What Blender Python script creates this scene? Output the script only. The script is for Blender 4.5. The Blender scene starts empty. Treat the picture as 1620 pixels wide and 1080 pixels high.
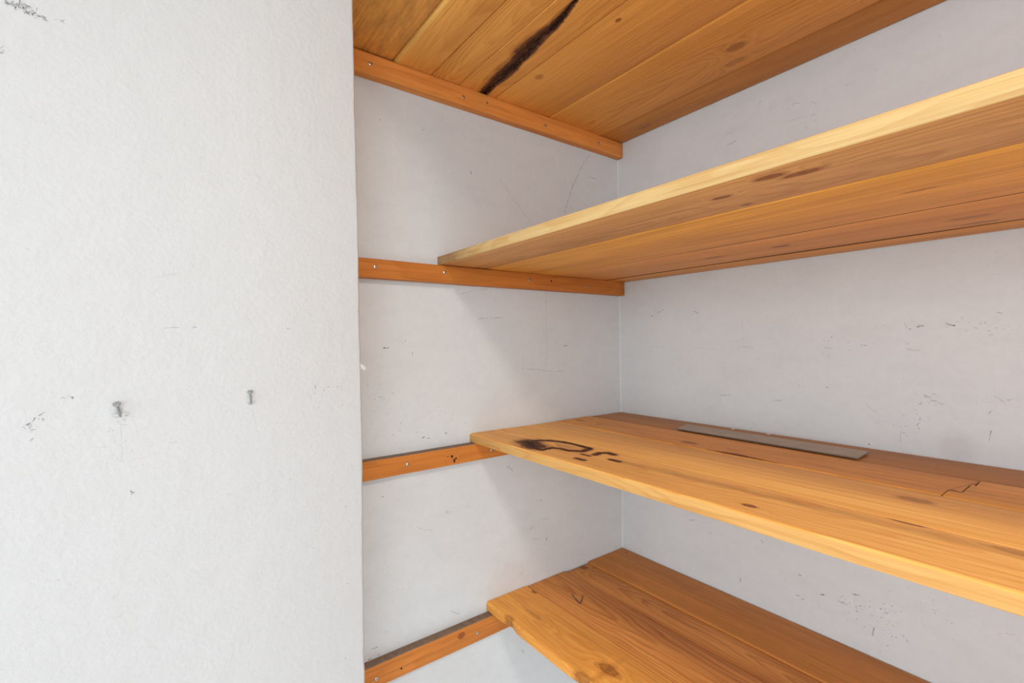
import bpy, math, random
from mathutils import Matrix, Vector, noise

sc = bpy.context.scene
COL = sc.collection

# ---------------------------------------------------------------- camera
EYE = 1.45                                   # lens height above the floor
cam_d = bpy.data.cameras.new('camera')
cam = bpy.data.objects.new('camera', cam_d)
COL.objects.link(cam)
cam_d.sensor_width = 36.0
cam_d.lens = 747.83 / 1620 * 36.0
cam_d.clip_start = 0.02
yaw, pitch, roll = math.radians(-53.5178), math.radians(-0.0312), math.radians(-0.7415)
f = Vector((math.sin(yaw), math.cos(yaw), 0)); r = Vector((math.cos(yaw), -math.sin(yaw), 0)); u = Vector((0, 0, 1))
f, u = f * math.cos(pitch) + u * math.sin(pitch), u * math.cos(pitch) - f * math.sin(pitch)
r, u = r * math.cos(roll) + u * math.sin(roll), u * math.cos(roll) - r * math.sin(roll)
m = Matrix(((r.x, u.x, -f.x, 0.84), (r.y, u.y, -f.y, -0.97837), (r.z, u.z, -f.z, EYE), (0, 0, 0, 1)))
cam.matrix_world = m
sc.camera = cam

# ---------------------------------------------------------------- light
sc.view_settings.view_transform = 'Standard'
sc.view_settings.look = 'None'
sc.view_settings.gamma = 1.0
sc.view_settings.use_curve_mapping = False
sc.view_settings.exposure = -0.03

world = bpy.data.worlds.new('overcast_sky'); sc.world = world
world.use_nodes = True
bg = world.node_tree.nodes['Background']
bg.inputs[0].default_value = (0.86, 0.93, 1.0, 1)
bg.inputs[1].default_value = 1.0

def area(name, loc, look, sx, sy, power, col):
    d = bpy.data.lights.new(name, 'AREA'); d.shape = 'RECTANGLE'; d.size = sx; d.size_y = sy
    d.energy = power; d.color = col
    o = bpy.data.objects.new(name, d); COL.objects.link(o); o.location = loc
    o.rotation_euler = (Vector(look) - Vector(loc)).to_track_quat('-Z', 'Y').to_euler()
    return o
# added fill lights, set in two unseen windows behind the camera
area('fill_rear', (1.05, -3.37, 1.5), (1.15, -1.6, 0.2), 1.55, 1.45, 37, (0.86, 0.95, 1.0))
area('fill_right', (2.67, -1.80, 1.5), (1.0, -1.3, 0.2), 1.55, 1.45, 34, (0.86, 0.95, 1.0))
LAMP = (1.45, -1.04, 2.22)                   # the ceiling lamp in front of the recess
LAMP_POWER = 11.0
# ---------------------------------------------------------------- helpers
def new_obj(name, verts, faces, mats, parent=None, midx=None, smooth=False, loc=None):
    me = bpy.data.meshes.new(name)
    me.from_pydata(verts, [], faces)
    for mm in (mats if isinstance(mats, (list, tuple)) else [mats]):
        me.materials.append(mm)
    if midx:
        me.polygons.foreach_set('material_index', midx)
    if smooth:
        me.polygons.foreach_set('use_smooth', [True] * len(me.polygons))
        me.set_sharp_from_angle(angle=math.radians(40))
    me.update()
    o = bpy.data.objects.new(name, me); COL.objects.link(o)
    if loc: o.location = loc
    if parent: o.parent = parent
    return o

def empty(name, loc):
    o = bpy.data.objects.new(name, None); COL.objects.link(o); o.location = loc
    o.empty_display_size = 0.05
    return o

def tag(o, label, cat, group=None):
    o['label'] = label; o['category'] = cat
    if group: o['group'] = group
    return o

def struct(o, label=None):
    o['kind'] = 'structure'
    if label: o['label'] = label
    return o

def box_data(x0, x1, y0, y1, z0, z1):
    v = [(x, y, z) for x in (x0, x1) for y in (y0, y1) for z in (z0, z1)]
    fc = [(0, 1, 3, 2), (4, 6, 7, 5), (0, 4, 5, 1), (2, 3, 7, 6), (0, 2, 6, 4), (1, 5, 7, 3)]
    return v, fc

def boxes(name, lst, mat, parent=None):
    V, F = [], []
    for b in lst:
        v, fc = box_data(*b); n = len(V)
        V += v; F += [tuple(i + n for i in q) for q in fc]
    return new_obj(name, V, F, mat, parent)

class NT:
    """small node-tree writer"""
    def __init__(self, name):
        self.mat = bpy.data.materials.new(name); self.mat.use_nodes = True
        self.t = self.mat.node_tree; self.n = self.t.nodes; self.l = self.t.links
        self.bsdf = self.n['Principled BSDF']; self.out = self.n['Material Output']
    def put(self, sock, v):
        if v is None: return
        if isinstance(v, bpy.types.NodeSocket): self.l.new(v, sock)
        else: sock.default_value = v
    def math(self, op, a, b=None, c=None, clamp=False):
        n = self.n.new('ShaderNodeMath'); n.operation = op; n.use_clamp = clamp
        for s, v in zip(n.inputs, (a, b, c)): self.put(s, v)
        return n.outputs[0]
    def coords(self):
        n = self.n.new('ShaderNodeTexCoord'); return n.outputs['Object']
    def sep(self, v):
        n = self.n.new('ShaderNodeSeparateXYZ'); self.put(n.inputs[0], v); return n.outputs
    def comb(self, x, y, z):
        n = self.n.new('ShaderNodeCombineXYZ')
        for s, v in zip(n.inputs, (x, y, z)): self.put(s, v)
        return n.outputs[0]
    def mapping(self, v, scale, loc=(0, 0, 0)):
        n = self.n.new('ShaderNodeMapping'); self.put(n.inputs[0], v)
        n.inputs['Location'].default_value = loc; n.inputs['Scale'].default_value = scale
        return n.outputs[0]
    def noise(self, v, scale=1.0, detail=2.0, rough=0.5, dist=0.0):
        n = self.n.new('ShaderNodeTexNoise'); self.put(n.inputs['Vector'], v)
        n.inputs['Scale'].default_value = scale; n.inputs['Detail'].default_value = detail
        n.inputs['Roughness'].default_value = rough; n.inputs['Distortion'].default_value = dist
        return n.outputs['Fac'], n.outputs['Color']
    def ramp(self, v, stops, interp='LINEAR'):
        n = self.n.new('ShaderNodeValToRGB'); self.put(n.inputs[0], v)
        cr = n.color_ramp; cr.interpolation = interp
        while len(cr.elements) < len(stops): cr.elements.new(0.5)
        for e, (p, c) in zip(cr.elements, stops):
            e.position = p; e.color = (c, c, c, 1) if not isinstance(c, (tuple, list)) else (*c, 1)
        return n.outputs[0]
    def mix(self, fac, a, b, mode='MIX'):
        n = self.n.new('ShaderNodeMix'); n.data_type = 'RGBA'; n.blend_type = mode; n.clamp_factor = True
        self.put(n.inputs[0], fac)
        for s, v in ((n.inputs[6], a), (n.inputs[7], b)):
            if isinstance(v, (tuple, list)): v = (*v[:3], 1)
            self.put(s, v)
        return n.outputs[2]
    def attr(self, name):
        n = self.n.new('ShaderNodeAttribute'); n.attribute_name = name; return n.outputs['Fac']
    def bump(self, h, strength, dist):
        n = self.n.new('ShaderNodeBump'); n.inputs['Strength'].default_value = strength
        n.inputs['Distance'].default_value = dist; self.put(n.inputs['Height'], h)
        self.l.new(n.outputs[0], self.bsdf.inputs['Normal'])

def srgb(r_, g_, b_):
    q = lambda c: ((c / 255 + 0.055) / 1.055) ** 2.4 if c > 10 else c / 255 / 12.92
    return (q(r_), q(g_), q(b_))

# ---------------------------------------------------------------- materials
def plaster(name, col, bump_mm, grain=220, worn=0.05, speck=0.0, smudge=None):
    t = NT(name); co = t.coords()
    big, _ = t.noise(t.mapping(co, (3.0, 3.0, 3.0)), 1.0, 4, 0.6)
    mid, _ = t.noise(t.mapping(co, (14, 14, 30)), 1.0, 4, 0.65)
    f1 = t.ramp(big, [(0.3, 0.0), (0.75, 1.0)])
    f2 = t.ramp(mid, [(0.45, 0.0), (0.8, 1.0)])
    c = t.mix(t.math('MULTIPLY', f1, worn), col, tuple(x * 0.72 for x in col))
    c = t.mix(t.math('MULTIPLY', f2, worn * 1.3), c, tuple(x * 0.70 for x in col))
    if speck:
        fine, _ = t.noise(t.mapping(co, (85, 85, 60)), 1.0, 5, 0.75)
        c = t.mix(t.math('MULTIPLY', t.ramp(fine, [(0.35, 0.0), (0.75, 1.0)]), 0.16), c, tuple(x * 0.68 for x in col))
        pale, _ = t.noise(t.mapping(co, (60, 60, 190), (3, 5, 1)), 1.0, 4, 0.7)
        c = t.mix(t.math('MULTIPLY', t.ramp(pale, [(0.60, 0.0), (0.72, 1.0)]), 0.35), c, tuple(min(0.9, x * 1.12) for x in col))
        s, _ = t.noise(t.mapping(co, (150, 150, 330)), 1.0, 3, 0.7)
        s2, _ = t.noise(t.mapping(co, (9, 9, 9), (4, 2, 7)), 1.0, 2, 0.5)
        k = t.math('MULTIPLY', t.ramp(s, [(0.68, 0.0), (0.76, 1.0)]), t.ramp(s2, [(0.5, 0.0), (0.68, 1.0)]))
        c = t.mix(t.math('MULTIPLY', k, speck), c, (0.16, 0.15, 0.15))
    if smudge:                                   # a greasy round patch left on the paint
        x, y, z = t.sep(co)
        for (sx, sz, rad, amt, tint) in smudge:
            wob, _ = t.noise(t.mapping(co, (30, 30, 30)), 1.0, 3, 0.6)
            d = t.math('SQRT', t.math('ADD', t.math('POWER', t.math('SUBTRACT', x, sx), 2.0), t.math('POWER', t.math('SUBTRACT', z, sz), 2.0)))
            d = t.math('ADD', t.math('DIVIDE', d, rad), t.math('MULTIPLY', wob, 0.3))
            c = t.mix(t.math('MULTIPLY', t.ramp(d, [(0.55, 1.0), (1.35, 0.0)]), amt), c, tint)
    t.put(t.bsdf.inputs['Base Color'], c)
    t.bsdf.inputs['Roughness'].default_value = 0.55
    t.bsdf.inputs['Specular IOR Level'].default_value = 0.3
    g, _ = t.noise(t.mapping(co, (grain, grain, grain)), 1.0, 3, 0.6)
    g2, _ = t.noise(t.mapping(co, (35, 35, 35)), 1.0, 3, 0.55)
    h = t.math('ADD', g, t.math('MULTIPLY', g2, 2.2))
    t.bump(h, 1.0, bump_mm / 1000)
    return t.mat

PINE = srgb(218, 150, 84); PINE_D = srgb(158, 92, 42)

def wood(name, light=PINE, dark=PINE_D, py=0.0, pz=-0.05, slope=0.05, ring=0.0045, seed=0, knots=(),
         stain=False, contrast=0.75, rough=0.5, streak=0.5, along='X', grime=0.0, blot=0.35):
    """growth rings cut by the board: x runs along the grain"""
    t = NT(name); co = t.coords()
    x, y, z = t.sep(co)
    if along == 'Y': x, y = y, x
    base = t.comb(x, y, z)
    off = (seed * 3.17 % 19, seed * 1.73 % 11, seed * 2.41 % 7)
    _, wc = t.noise(t.mapping(base, (2.2, 9.0, 9.0), off), 1.0, 3, 0.55)
    wx, wy, wz = t.sep(wc)
    Y = t.math('ADD', t.math('SUBTRACT', y, py), t.math('MULTIPLY', t.math('SUBTRACT', wx, 0.5), 0.035))
    Z = t.math('ADD', t.math('SUBTRACT', z, pz), t.math('MULTIPLY', t.math('SUBTRACT', wy, 0.5), 0.035))
    Z = t.math('ADD', Z, t.math('MULTIPLY', x, slope))
    rad = t.math('SQRT', t.math('ADD', t.math('MULTIPLY', Y, Y), t.math('MULTIPLY', Z, Z)))
    kmask = None
    for (kx, ky, rx, ry, ks) in knots:
        dx = t.math('DIVIDE', t.math('SUBTRACT', x, kx), rx); dy = t.math('DIVIDE', t.math('SUBTRACT', y, ky), ry)
        e = t.math('SQRT', t.math('ADD', t.math('MULTIPLY', dx, dx), t.math('MULTIPLY', dy, dy)))
        g = t.math('POWER', 2.718, t.math('MULTIPLY', t.math('MULTIPLY', e, e), -0.22))
        rad = t.math('ADD', rad, t.math('MULTIPLY', g, ring * 3.2))
        wob, _ = t.noise(t.mapping(base, (90, 160, 90), off), 1.0, 2, 0.6)
        e2 = t.math('ADD', e, t.math('MULTIPLY', t.math('SUBTRACT', wob, 0.5), 0.7))
        mk = t.math('MULTIPLY', t.ramp(t.math('MULTIPLY', e2, 0.5), [(0.0, 1.0), (0.25, 0.75), (0.42, 1.0), (0.50, 0.55), (0.78, 0.0)]), ks)
        kmask = mk if kmask is None else t.math('MAXIMUM', kmask, mk)
    jit, _ = t.noise(t.mapping(base, (0.6, 25, 25), off), 1.0, 2, 0.5)
    ph = t.math('ADD', t.math('DIVIDE', rad, ring), t.math('MULTIPLY', jit, 2.5))
    fr = t.math('FRACT', ph)
    late = t.ramp(fr, [(0.0, 0.0), (0.45, 0.12), (0.80, 0.85), (0.90, 1.0), (1.0, 0.0)])
    fib, _ = t.noise(t.mapping(base, (7, 520, 520), off), 1.0, 3, 0.6)
    fib2, _ = t.noise(t.mapping(base, (2.5, 90, 90), off), 1.0, 4, 0.6)
    blo, _ = t.noise(t.mapping(base, (2.6, 16, 16), (off[1], off[2], off[0])), 1.0, 4, 0.6)
    amp = t.ramp(blo, [(0.3, 0.35), (0.7, 1.0)])
    c = t.mix(t.math('MULTIPLY', t.math('MULTIPLY', late, amp), contrast), light, dark)
    c = t.mix(t.math('MULTIPLY', t.ramp(fib2, [(0.35, 0.0), (0.72, 1.0)]), streak), c, tuple(a * 0.72 + b * 0.2 for a, b in zip(dark, light)))
    c = t.mix(t.math('MULTIPLY', t.ramp(fib, [(0.45, 0.0), (0.72, 1.0)]), 0.38), c, dark)
    fib3, _ = t.noise(t.mapping(base, (4.5, 240, 240), (off[2], off[0], off[1])), 1.0, 3, 0.65)
    c = t.mix(t.math('MULTIPLY', t.ramp(fib3, [(0.52, 0.0), (0.70, 1.0)]), 0.42), c, tuple(a * 0.8 for a in dark))
    c = t.mix(t.math('MULTIPLY', t.ramp(fib3, [(0.28, 1.0), (0.44, 0.0)]), 0.25), c, tuple(min(1.0, a * 1.12) for a in light))
    c = t.mix(t.math('MULTIPLY', t.ramp(blo, [(0.42, 0.0), (0.75, 1.0)]), blot), c, tuple(a * 0.72 for a in dark))
    if grime:
        gr, _ = t.noise(t.mapping(base, (18, 60, 60), off), 1.0, 4, 0.7)
        c = t.mix(t.math('MULTIPLY', t.ramp(gr, [(0.4, 0.0), (0.75, 1.0)]), grime), c, srgb(92, 58, 36))
    if kmask is not None:
        kr = t.ramp(t.math('FRACT', t.math('MULTIPLY', rad, 420.0)), [(0.0, 0.3), (1.0, 1.0)])
        kc = t.mix(kr, srgb(66, 26, 10), srgb(142, 62, 20))
        c = t.mix(kmask, c, kc)
    rgh = rough
    if stain:
        a = t.attr('stain')
        jag, _ = t.noise(t.mapping(base, (75, 420, 160), off), 1.0, 4, 0.75)
        jag2, _ = t.noise(t.mapping(base, (22, 110, 60), off), 1.0, 3, 0.6)
        jag3, _ = t.noise(t.mapping(base, (130, 330, 160), off), 1.0, 4, 0.7)
        jj = t.math('ADD', t.math('MULTIPLY', t.math('SUBTRACT', jag, 0.5), 0.8), t.math('MULTIPLY', t.math('SUBTRACT', jag2, 0.5), 0.45))
        aa = t.math('ADD', a, jj)
        halo = t.ramp(t.math('ADD', a, t.math('MULTIPLY', t.math('SUBTRACT', jag2, 0.5), 0.5)), [(0.06, 0.0), (0.45, 1.0)])
        c = t.mix(t.math('MULTIPLY', halo, 0.55), c, srgb(136, 66, 24))
        core = t.ramp(aa, [(0.44, 0.0), (0.56, 0.9), (0.8, 1.0)])
        bark = t.mix(t.ramp(t.math('ADD', t.math('ADD', jag3, t.math('MULTIPLY', t.math('SUBTRACT', jag2, 0.5), 0.6)), t.math('MULTIPLY', t.math('SUBTRACT', 0.86, a), 0.45)), [(0.40, 0.0), (0.66, 1.0)]), srgb(40, 22, 15), srgb(112, 72, 48))
        c = t.mix(core, c, bark)
        rgh = t.math('ADD', t.math('MULTIPLY', core, 0.3), rough)
    t.put(t.bsdf.inputs['Base Color'], c)
    t.put(t.bsdf.inputs['Roughness'], rgh)
    t.bsdf.inputs['Specular IOR Level'].default_value = 0.2
    h = t.math('ADD', t.math('MULTIPLY', fib, 0.6), t.math('MULTIPLY', late, -0.35))
    t.bump(h, 0.6, 0.0005)
    return t.mat

def flat(name, col, rough=0.5, metal=0.0, vary=0.0, scale=40, bump_mm=0.0):
    t = NT(name)
    c = col
    if vary or bump_mm:
        co = t.coords(); n_, _ = t.noise(t.mapping(co, (scale,) * 3), 1.0, 4, 0.65)
        if vary: c = t.mix(t.ramp(n_, [(0.3, 0.0), (0.7, 1.0)]), col, tuple(v * (1 - vary) for v in col))
        if bump_mm: t.bump(n_, 1.0, bump_mm / 1000)
    if isinstance(c, tuple): c = (*c, 1)
    t.put(t.bsdf.inputs['Base Color'], c)
    t.bsdf.inputs['Roughness'].default_value = rough; t.bsdf.inputs['Metallic'].default_value = metal
    return t.mat

def mark_mat(name, col):
    t = NT(name)
    t.put(t.bsdf.inputs['Base Color'], (*col, 1)); t.bsdf.inputs['Roughness'].default_value = 0.8
    co = t.coords(); n_, _ = t.noise(t.mapping(co, (600, 600, 600)), 1.0, 2, 0.6)
    a = t.math('MULTIPLY', t.attr('strength'), t.ramp(n_, [(0.3, 0.35), (0.6, 1.0)]))
    t.put(t.bsdf.inputs['Alpha'], a)
    return t.mat

M_ENTRY = plaster('white_plaster_paint', (0.56, 0.562, 0.565), 0.55, grain=190, worn=0.04)
M_SIDE = plaster('worn_white_paint_side', (0.70, 0.72, 0.735), 0.25, grain=260, worn=0.17, speck=0.5)
M_BACK = plaster('worn_white_paint_back', (0.70, 0.72, 0.735), 0.25, grain=260, worn=0.17, speck=0.5,
                 smudge=[(0.662, 1.278, 0.036, 0.22, (0.46, 0.41, 0.41))])
M_ROOM = plaster('white_room_paint', (0.80, 0.80, 0.79), 0.2)
M_FLOOR = flat('pale_floor', (0.78, 0.79, 0.80), 0.5, vary=0.1, scale=3)
M_STEEL = flat('screw_steel', (0.72, 0.71, 0.69), 0.28, 1.0)
M_HOLE = flat('dark_hole', (0.012, 0.008, 0.006), 0.9)
M_NAIL = flat('painted_nail', (0.38, 0.38, 0.38), 0.32, 0.4, vary=0.25, scale=300)
M_FLAKE = flat('white_paint_flake', (0.85, 0.84, 0.82), 0.5)
M_PENCIL = flat('pencil_line', (0.05, 0.055, 0.065), 0.6)
M_STRIP = flat('grey_strip_face', srgb(186, 170, 152), 0.55, 0.0, vary=0.2, scale=18)
M_STRIP_E = flat('grey_strip_edge', srgb(120, 104, 90), 0.5, 0.0)
M_MARK = mark_mat('scuff', (0.10, 0.10, 0.10))

# ---------------------------------------------------------------- scuffs: where they sit on the three walls (wall metres; width mm, strength)
MARKS = {
 'S': [((-0.1076,1.9174),(-0.1350,1.8813),(-0.1640,1.8319),(-0.1838,1.7883),(-0.1947,1.7575),(1.79,0.65)),((-0.3857,1.8029),(-0.3555,1.7738),(-0.3259,1.7448),(-0.2990,1.7187),(2.50,0.22)),((-0.2561,1.5636),(-0.2590,1.5074),(-0.2562,1.4483),(-0.2591,1.3894),(1.38,0.35)),((-0.4440,1.4982),(-0.4152,1.5000),(-0.3821,1.5020),(1.74,0.4)),((-0.3300,1.3881),(-0.2859,1.3847),(-0.2437,1.3783),(-0.2075,1.3766),(2.08,0.35)),((-0.4875,1.5478),(-0.4540,1.5574),(-0.4223,1.5604),(1.40,0.3)),((-0.2044,1.4372),(-0.1920,1.4370),(2.88,0.85)),((-0.6523,1.4398),(-0.6402,1.4407),(2.64,0.8)),((-0.6101,1.4509),(-0.6075,1.4557),(1.92,0.6)),((-0.5949,1.4314),(-0.5937,1.4254),(1.53,0.6)),((-0.3771,1.1775),(-0.3652,1.1699),(-0.3583,1.1632),(2.00,0.5)),((-0.3685,1.1788),(-0.3686,1.1705),(1.56,0.4)),((-0.5775,1.2648),(-0.5708,1.2664),(2.56,0.9)),((-0.5668,1.2634),(-0.5600,1.2637),(2.05,0.8)),((-0.5266,1.2682),(-0.5223,1.2689),(2.13,0.75)),((-0.6821,0.8981),(-0.6692,0.8976),(1.77,0.9)),((-0.6880,0.8823),(-0.6800,0.8813),(1.91,0.9)),((-0.6706,0.8820),(-0.6646,0.8842),(2.15,0.95)),((-0.3402,0.7620),(-0.3368,0.7536),(2.33,0.7)),((-0.3054,0.9986),(-0.2924,0.9967),(2.16,0.5)),((-0.2659,0.9883),(-0.2640,0.9893),(4.27,0.7)),((-0.3142,1.0238),(-0.3031,1.0268),(1.95,0.5)),((-0.2804,1.0373),(-0.2651,1.0381),(-0.2535,1.0325),(1.70,0.45)),((-0.2947,1.0827),(-0.2796,1.0838),(-0.2759,1.0772),(1.83,0.5)),((-0.5289,1.1108),(-0.5117,1.1082),(1.35,0.4)),((-0.5274,1.1156),(-0.5232,1.1070),(1.35,0.4)),((-0.5892,1.0965),(-0.5761,1.0872),(-0.5572,1.0825),(1.14,0.4)),((-0.5190,0.9106),(-0.5089,0.9033),(-0.5002,0.8989),(1.53,0.5)),((-0.6572,1.1676),(-0.6548,1.1694),(2.38,0.6)),((-0.4488,1.3842),(-0.4331,1.3847),(1.43,0.3)),((-0.4304,1.0444),(-0.4397,1.0614),(1.18,0.3)),((-0.6157,1.0470),(-0.5898,1.0494),(1.00,0.22)),((-0.6536,0.9879),(-0.6165,0.9876),(0.99,0.25)),((-0.3481,0.9296),(-0.3338,0.9323),(1.64,0.4)),((-0.4580,1.8034),(-0.4565,1.7984),(2.59,0.7)),((-0.6538,1.8613),(-0.6526,1.8593),(2.39,0.6)),((-0.5690,1.8632),(-0.5636,1.8658),(1.98,0.5)),((-0.2811,1.9004),(-0.2581,1.9088),(1.38,0.2)),((-0.1132,1.8604),(-0.0835,1.8614),(1.95,0.35)),((-0.6631,1.3512),(-0.6535,1.3504),(1.88,0.5)),((-0.6467,1.3183),(-0.6467,1.3172),(2.83,0.6)),((-0.6198,1.3001),(-0.6198,1.2978),(2.71,0.6)),((-0.6582,0.9199),(-0.6485,0.9186),(1.19,0.3)),],
 'B': [((0.6150,1.4646),(0.6245,1.4663),(2.34,0.9)),((0.6166,1.4676),(0.6229,1.4674),(1.26,0.7)),((0.6053,1.4608),(0.6086,1.4627),(1.67,0.8)),((0.6525,1.4673),(0.6612,1.4651),(1.92,0.9)),((0.6488,1.4694),(0.6525,1.4693),(1.02,0.6)),((0.4938,1.4501),(0.4958,1.4489),(2.69,0.8)),((0.5392,1.4351),(0.5484,1.4351),(1.33,0.7)),((0.4813,1.4305),(0.4946,1.4294),(1.32,0.5)),((0.6018,1.4299),(0.6107,1.4268),(0.6202,1.4269),(1.20,0.6)),((0.6035,1.4361),(0.6035,1.4392),(1.20,0.7)),((0.6319,1.3478),(0.6387,1.3465),(2.10,0.7)),((0.6234,1.3551),(0.6311,1.3518),(1.30,0.5)),((0.6387,1.3455),(0.6461,1.3413),(1.05,0.4)),((0.7064,1.4829),(0.7122,1.4807),(1.12,0.6)),((0.7028,1.3609),(0.7137,1.3518),(1.01,0.5)),((0.2787,1.3261),(0.3031,1.3295),(1.40,0.6)),((0.3299,1.4923),(0.3309,1.4671),(1.30,0.35)),((0.2187,1.5134),(0.2297,1.5070),(2.29,0.6)),((0.5930,1.2941),(0.5928,1.2753),(0.96,0.5)),((0.5955,1.2914),(0.5980,1.2907),(1.86,0.8)),((0.6990,1.3095),(0.6969,1.2942),(1.12,0.6)),((0.5484,1.2637),(0.5502,1.2651),(2.41,0.8)),((0.4375,1.3601),(0.4386,1.3565),(1.84,0.6)),((0.4836,1.3585),(0.4877,1.3576),(1.99,0.6)),((0.3904,1.3242),(0.4060,1.3269),(2.00,0.3)),((0.3080,1.2814),(0.3612,1.2710),(1.10,0.2)),((0.4325,1.8984),(0.4460,1.8965),(1.46,0.5)),((0.4644,1.8912),(0.4749,1.8810),(1.05,0.4)),((0.3668,1.9228),(0.3757,1.9306),(1.32,0.35)),((0.5204,1.8937),(0.5262,1.8956),(1.49,0.5)),((0.4265,1.8666),(0.4456,1.8678),(0.4747,1.8635),(1.12,0.4)),((0.4564,1.8481),(0.4574,1.8418),(1.66,0.6)),((0.4714,1.8507),(0.4747,1.8553),(1.86,0.4)),((0.3017,1.8639),(0.3198,1.8671),(2.13,0.5)),((0.2991,1.8879),(0.3160,1.8886),(1.73,0.4)),((0.1989,1.0303),(0.2152,1.0337),(1.93,0.5)),((0.2477,1.0179),(0.2553,1.0160),(1.53,0.4)),((0.2790,1.0236),(0.2833,1.0209),(1.46,0.4)),((0.3621,1.0385),(0.3671,1.0337),(1.97,0.75)),((0.4332,0.9951),(0.4388,0.9936),(1.69,0.7)),((0.3188,0.9439),(0.3200,0.9351),(3.09,0.5)),((0.3212,0.9195),(0.3252,0.9158),(1.83,0.4)),((0.4282,0.9528),(0.4361,0.9538),(2.24,0.5)),((0.4710,0.9722),(0.4783,0.9741),(2.98,0.7)),((0.4986,0.9724),(0.5143,0.9724),(1.34,0.6)),((0.5232,0.9954),(0.5336,0.9964),(1.96,0.6)),((0.5267,0.9678),(0.5305,0.9673),(2.64,0.7)),((0.5249,0.9749),(0.5362,0.9799),(1.32,0.5)),((0.5513,0.9353),(0.5533,0.9504),(2.11,0.85)),((0.7023,1.0116),(0.7108,1.0176),(0.7209,1.0198),(0.7290,1.0202),(0.76,0.5)),((0.5617,0.9879),(0.5634,0.9865),(2.50,0.6)),((0.5971,0.9517),(0.6003,0.9470),(1.61,0.6)),((0.5829,0.9488),(0.5837,0.9471),(1.99,0.7)),((0.5922,0.9565),(0.5938,0.9542),(1.59,0.6)),((0.6467,1.0070),(0.6482,1.0057),(1.60,0.5)),((0.6253,0.9849),(0.6276,0.9871),(1.12,0.5)),((0.5783,0.9995),(0.5791,0.9978),(1.59,0.6)),((0.1191,1.5146),(0.1374,1.5213),(2.72,0.35)),((0.1003,1.5078),(0.1079,1.5105),(2.45,0.5)),((0.0992,1.4323),(0.1361,1.4323),(1.58,0.3)),((0.1566,1.2629),(0.1773,1.2624),(1.63,0.3)),((0.0548,1.0883),(0.0939,1.0893),(1.85,0.25)),((0.5455,1.3322),(0.5633,1.3178),(1.03,0.35)),((0.4884,1.4189),(0.4913,1.4074),(1.08,0.4)),((0.6634,1.3140),(0.6676,1.3155),(0.88,0.4)),((0.2207,1.4296),(0.2668,1.4269),(1.37,0.25)),((0.3237,1.4326),(0.3580,1.4313),(1.19,0.3)),],
 'E': [((-0.9872,1.5251),(-0.9747,1.5296),(-0.9600,1.5335),(0.65,0.35)),((-0.9765,1.4697),(-0.9695,1.4705),(-0.9619,1.4705),(0.81,0.55)),((-0.9505,1.4706),(-0.9462,1.4714),(1.04,0.55)),((-0.8503,1.4705),(-0.8466,1.4697),(1.44,0.6)),((-1.0579,1.3994),(-1.0556,1.3999),(0.94,0.5)),((-1.0381,1.3448),(-1.0316,1.3439),(-1.0255,1.3437),(0.58,0.45)),((-1.0255,1.3437),(-1.0225,1.3358),(-1.0179,1.3290),(-1.0111,1.3252),(-0.9976,1.3272),(-0.9836,1.3307),(0.42,0.28)),((-0.9733,1.3405),(-0.9663,1.3403),(0.76,0.45)),((-1.0077,1.2931),(-1.0061,1.2907),(-1.0045,1.2911),(1.51,0.6)),((-1.0077,1.2897),(-1.0066,1.2888),(1.21,0.55)),((-1.0269,1.3593),(-1.0243,1.3604),(0.90,0.5)),((-1.0227,1.3608),(-1.0201,1.3605),(0.69,0.45)),((-0.8902,1.3735),(-0.8870,1.3537),(-0.8830,1.3320),(1.05,0.12)),((-1.0154,1.3681),(-1.0150,1.3531),(-1.0147,1.3292),(1.26,0.12)),((-0.8524,1.7878),(-0.8495,1.7855),(0.92,0.5)),((-0.9248,1.6550),(-0.9222,1.6571),(0.82,0.2)),((-1.0853,1.5477),(-1.0849,1.5478),(1.21,0.5)),((-0.9507,1.2313),(-0.9501,1.2304),(1.19,0.5)),((-1.0663,1.2145),(-1.0654,1.2136),(1.07,0.5)),((-1.0621,1.1250),(-1.0611,1.1246),(0.98,0.5)),((-0.7782,1.2267),(-0.7773,1.2256),(1.42,0.6)),((-0.7778,1.1205),(-0.7770,1.1194),(1.39,0.6)),((-0.7817,1.0195),(-0.7809,1.0183),(1.44,0.6)),((-1.0133,1.3699),(-1.0111,1.3710),(0.94,0.45)),((-1.0190,1.3692),(-1.0164,1.3689),(0.79,0.45)),((-0.9183,1.3708),(-0.9177,1.3700),(1.54,0.5)),((-0.9573,1.3994),(-0.9555,1.3985),(0.81,0.4)),],
}
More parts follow.
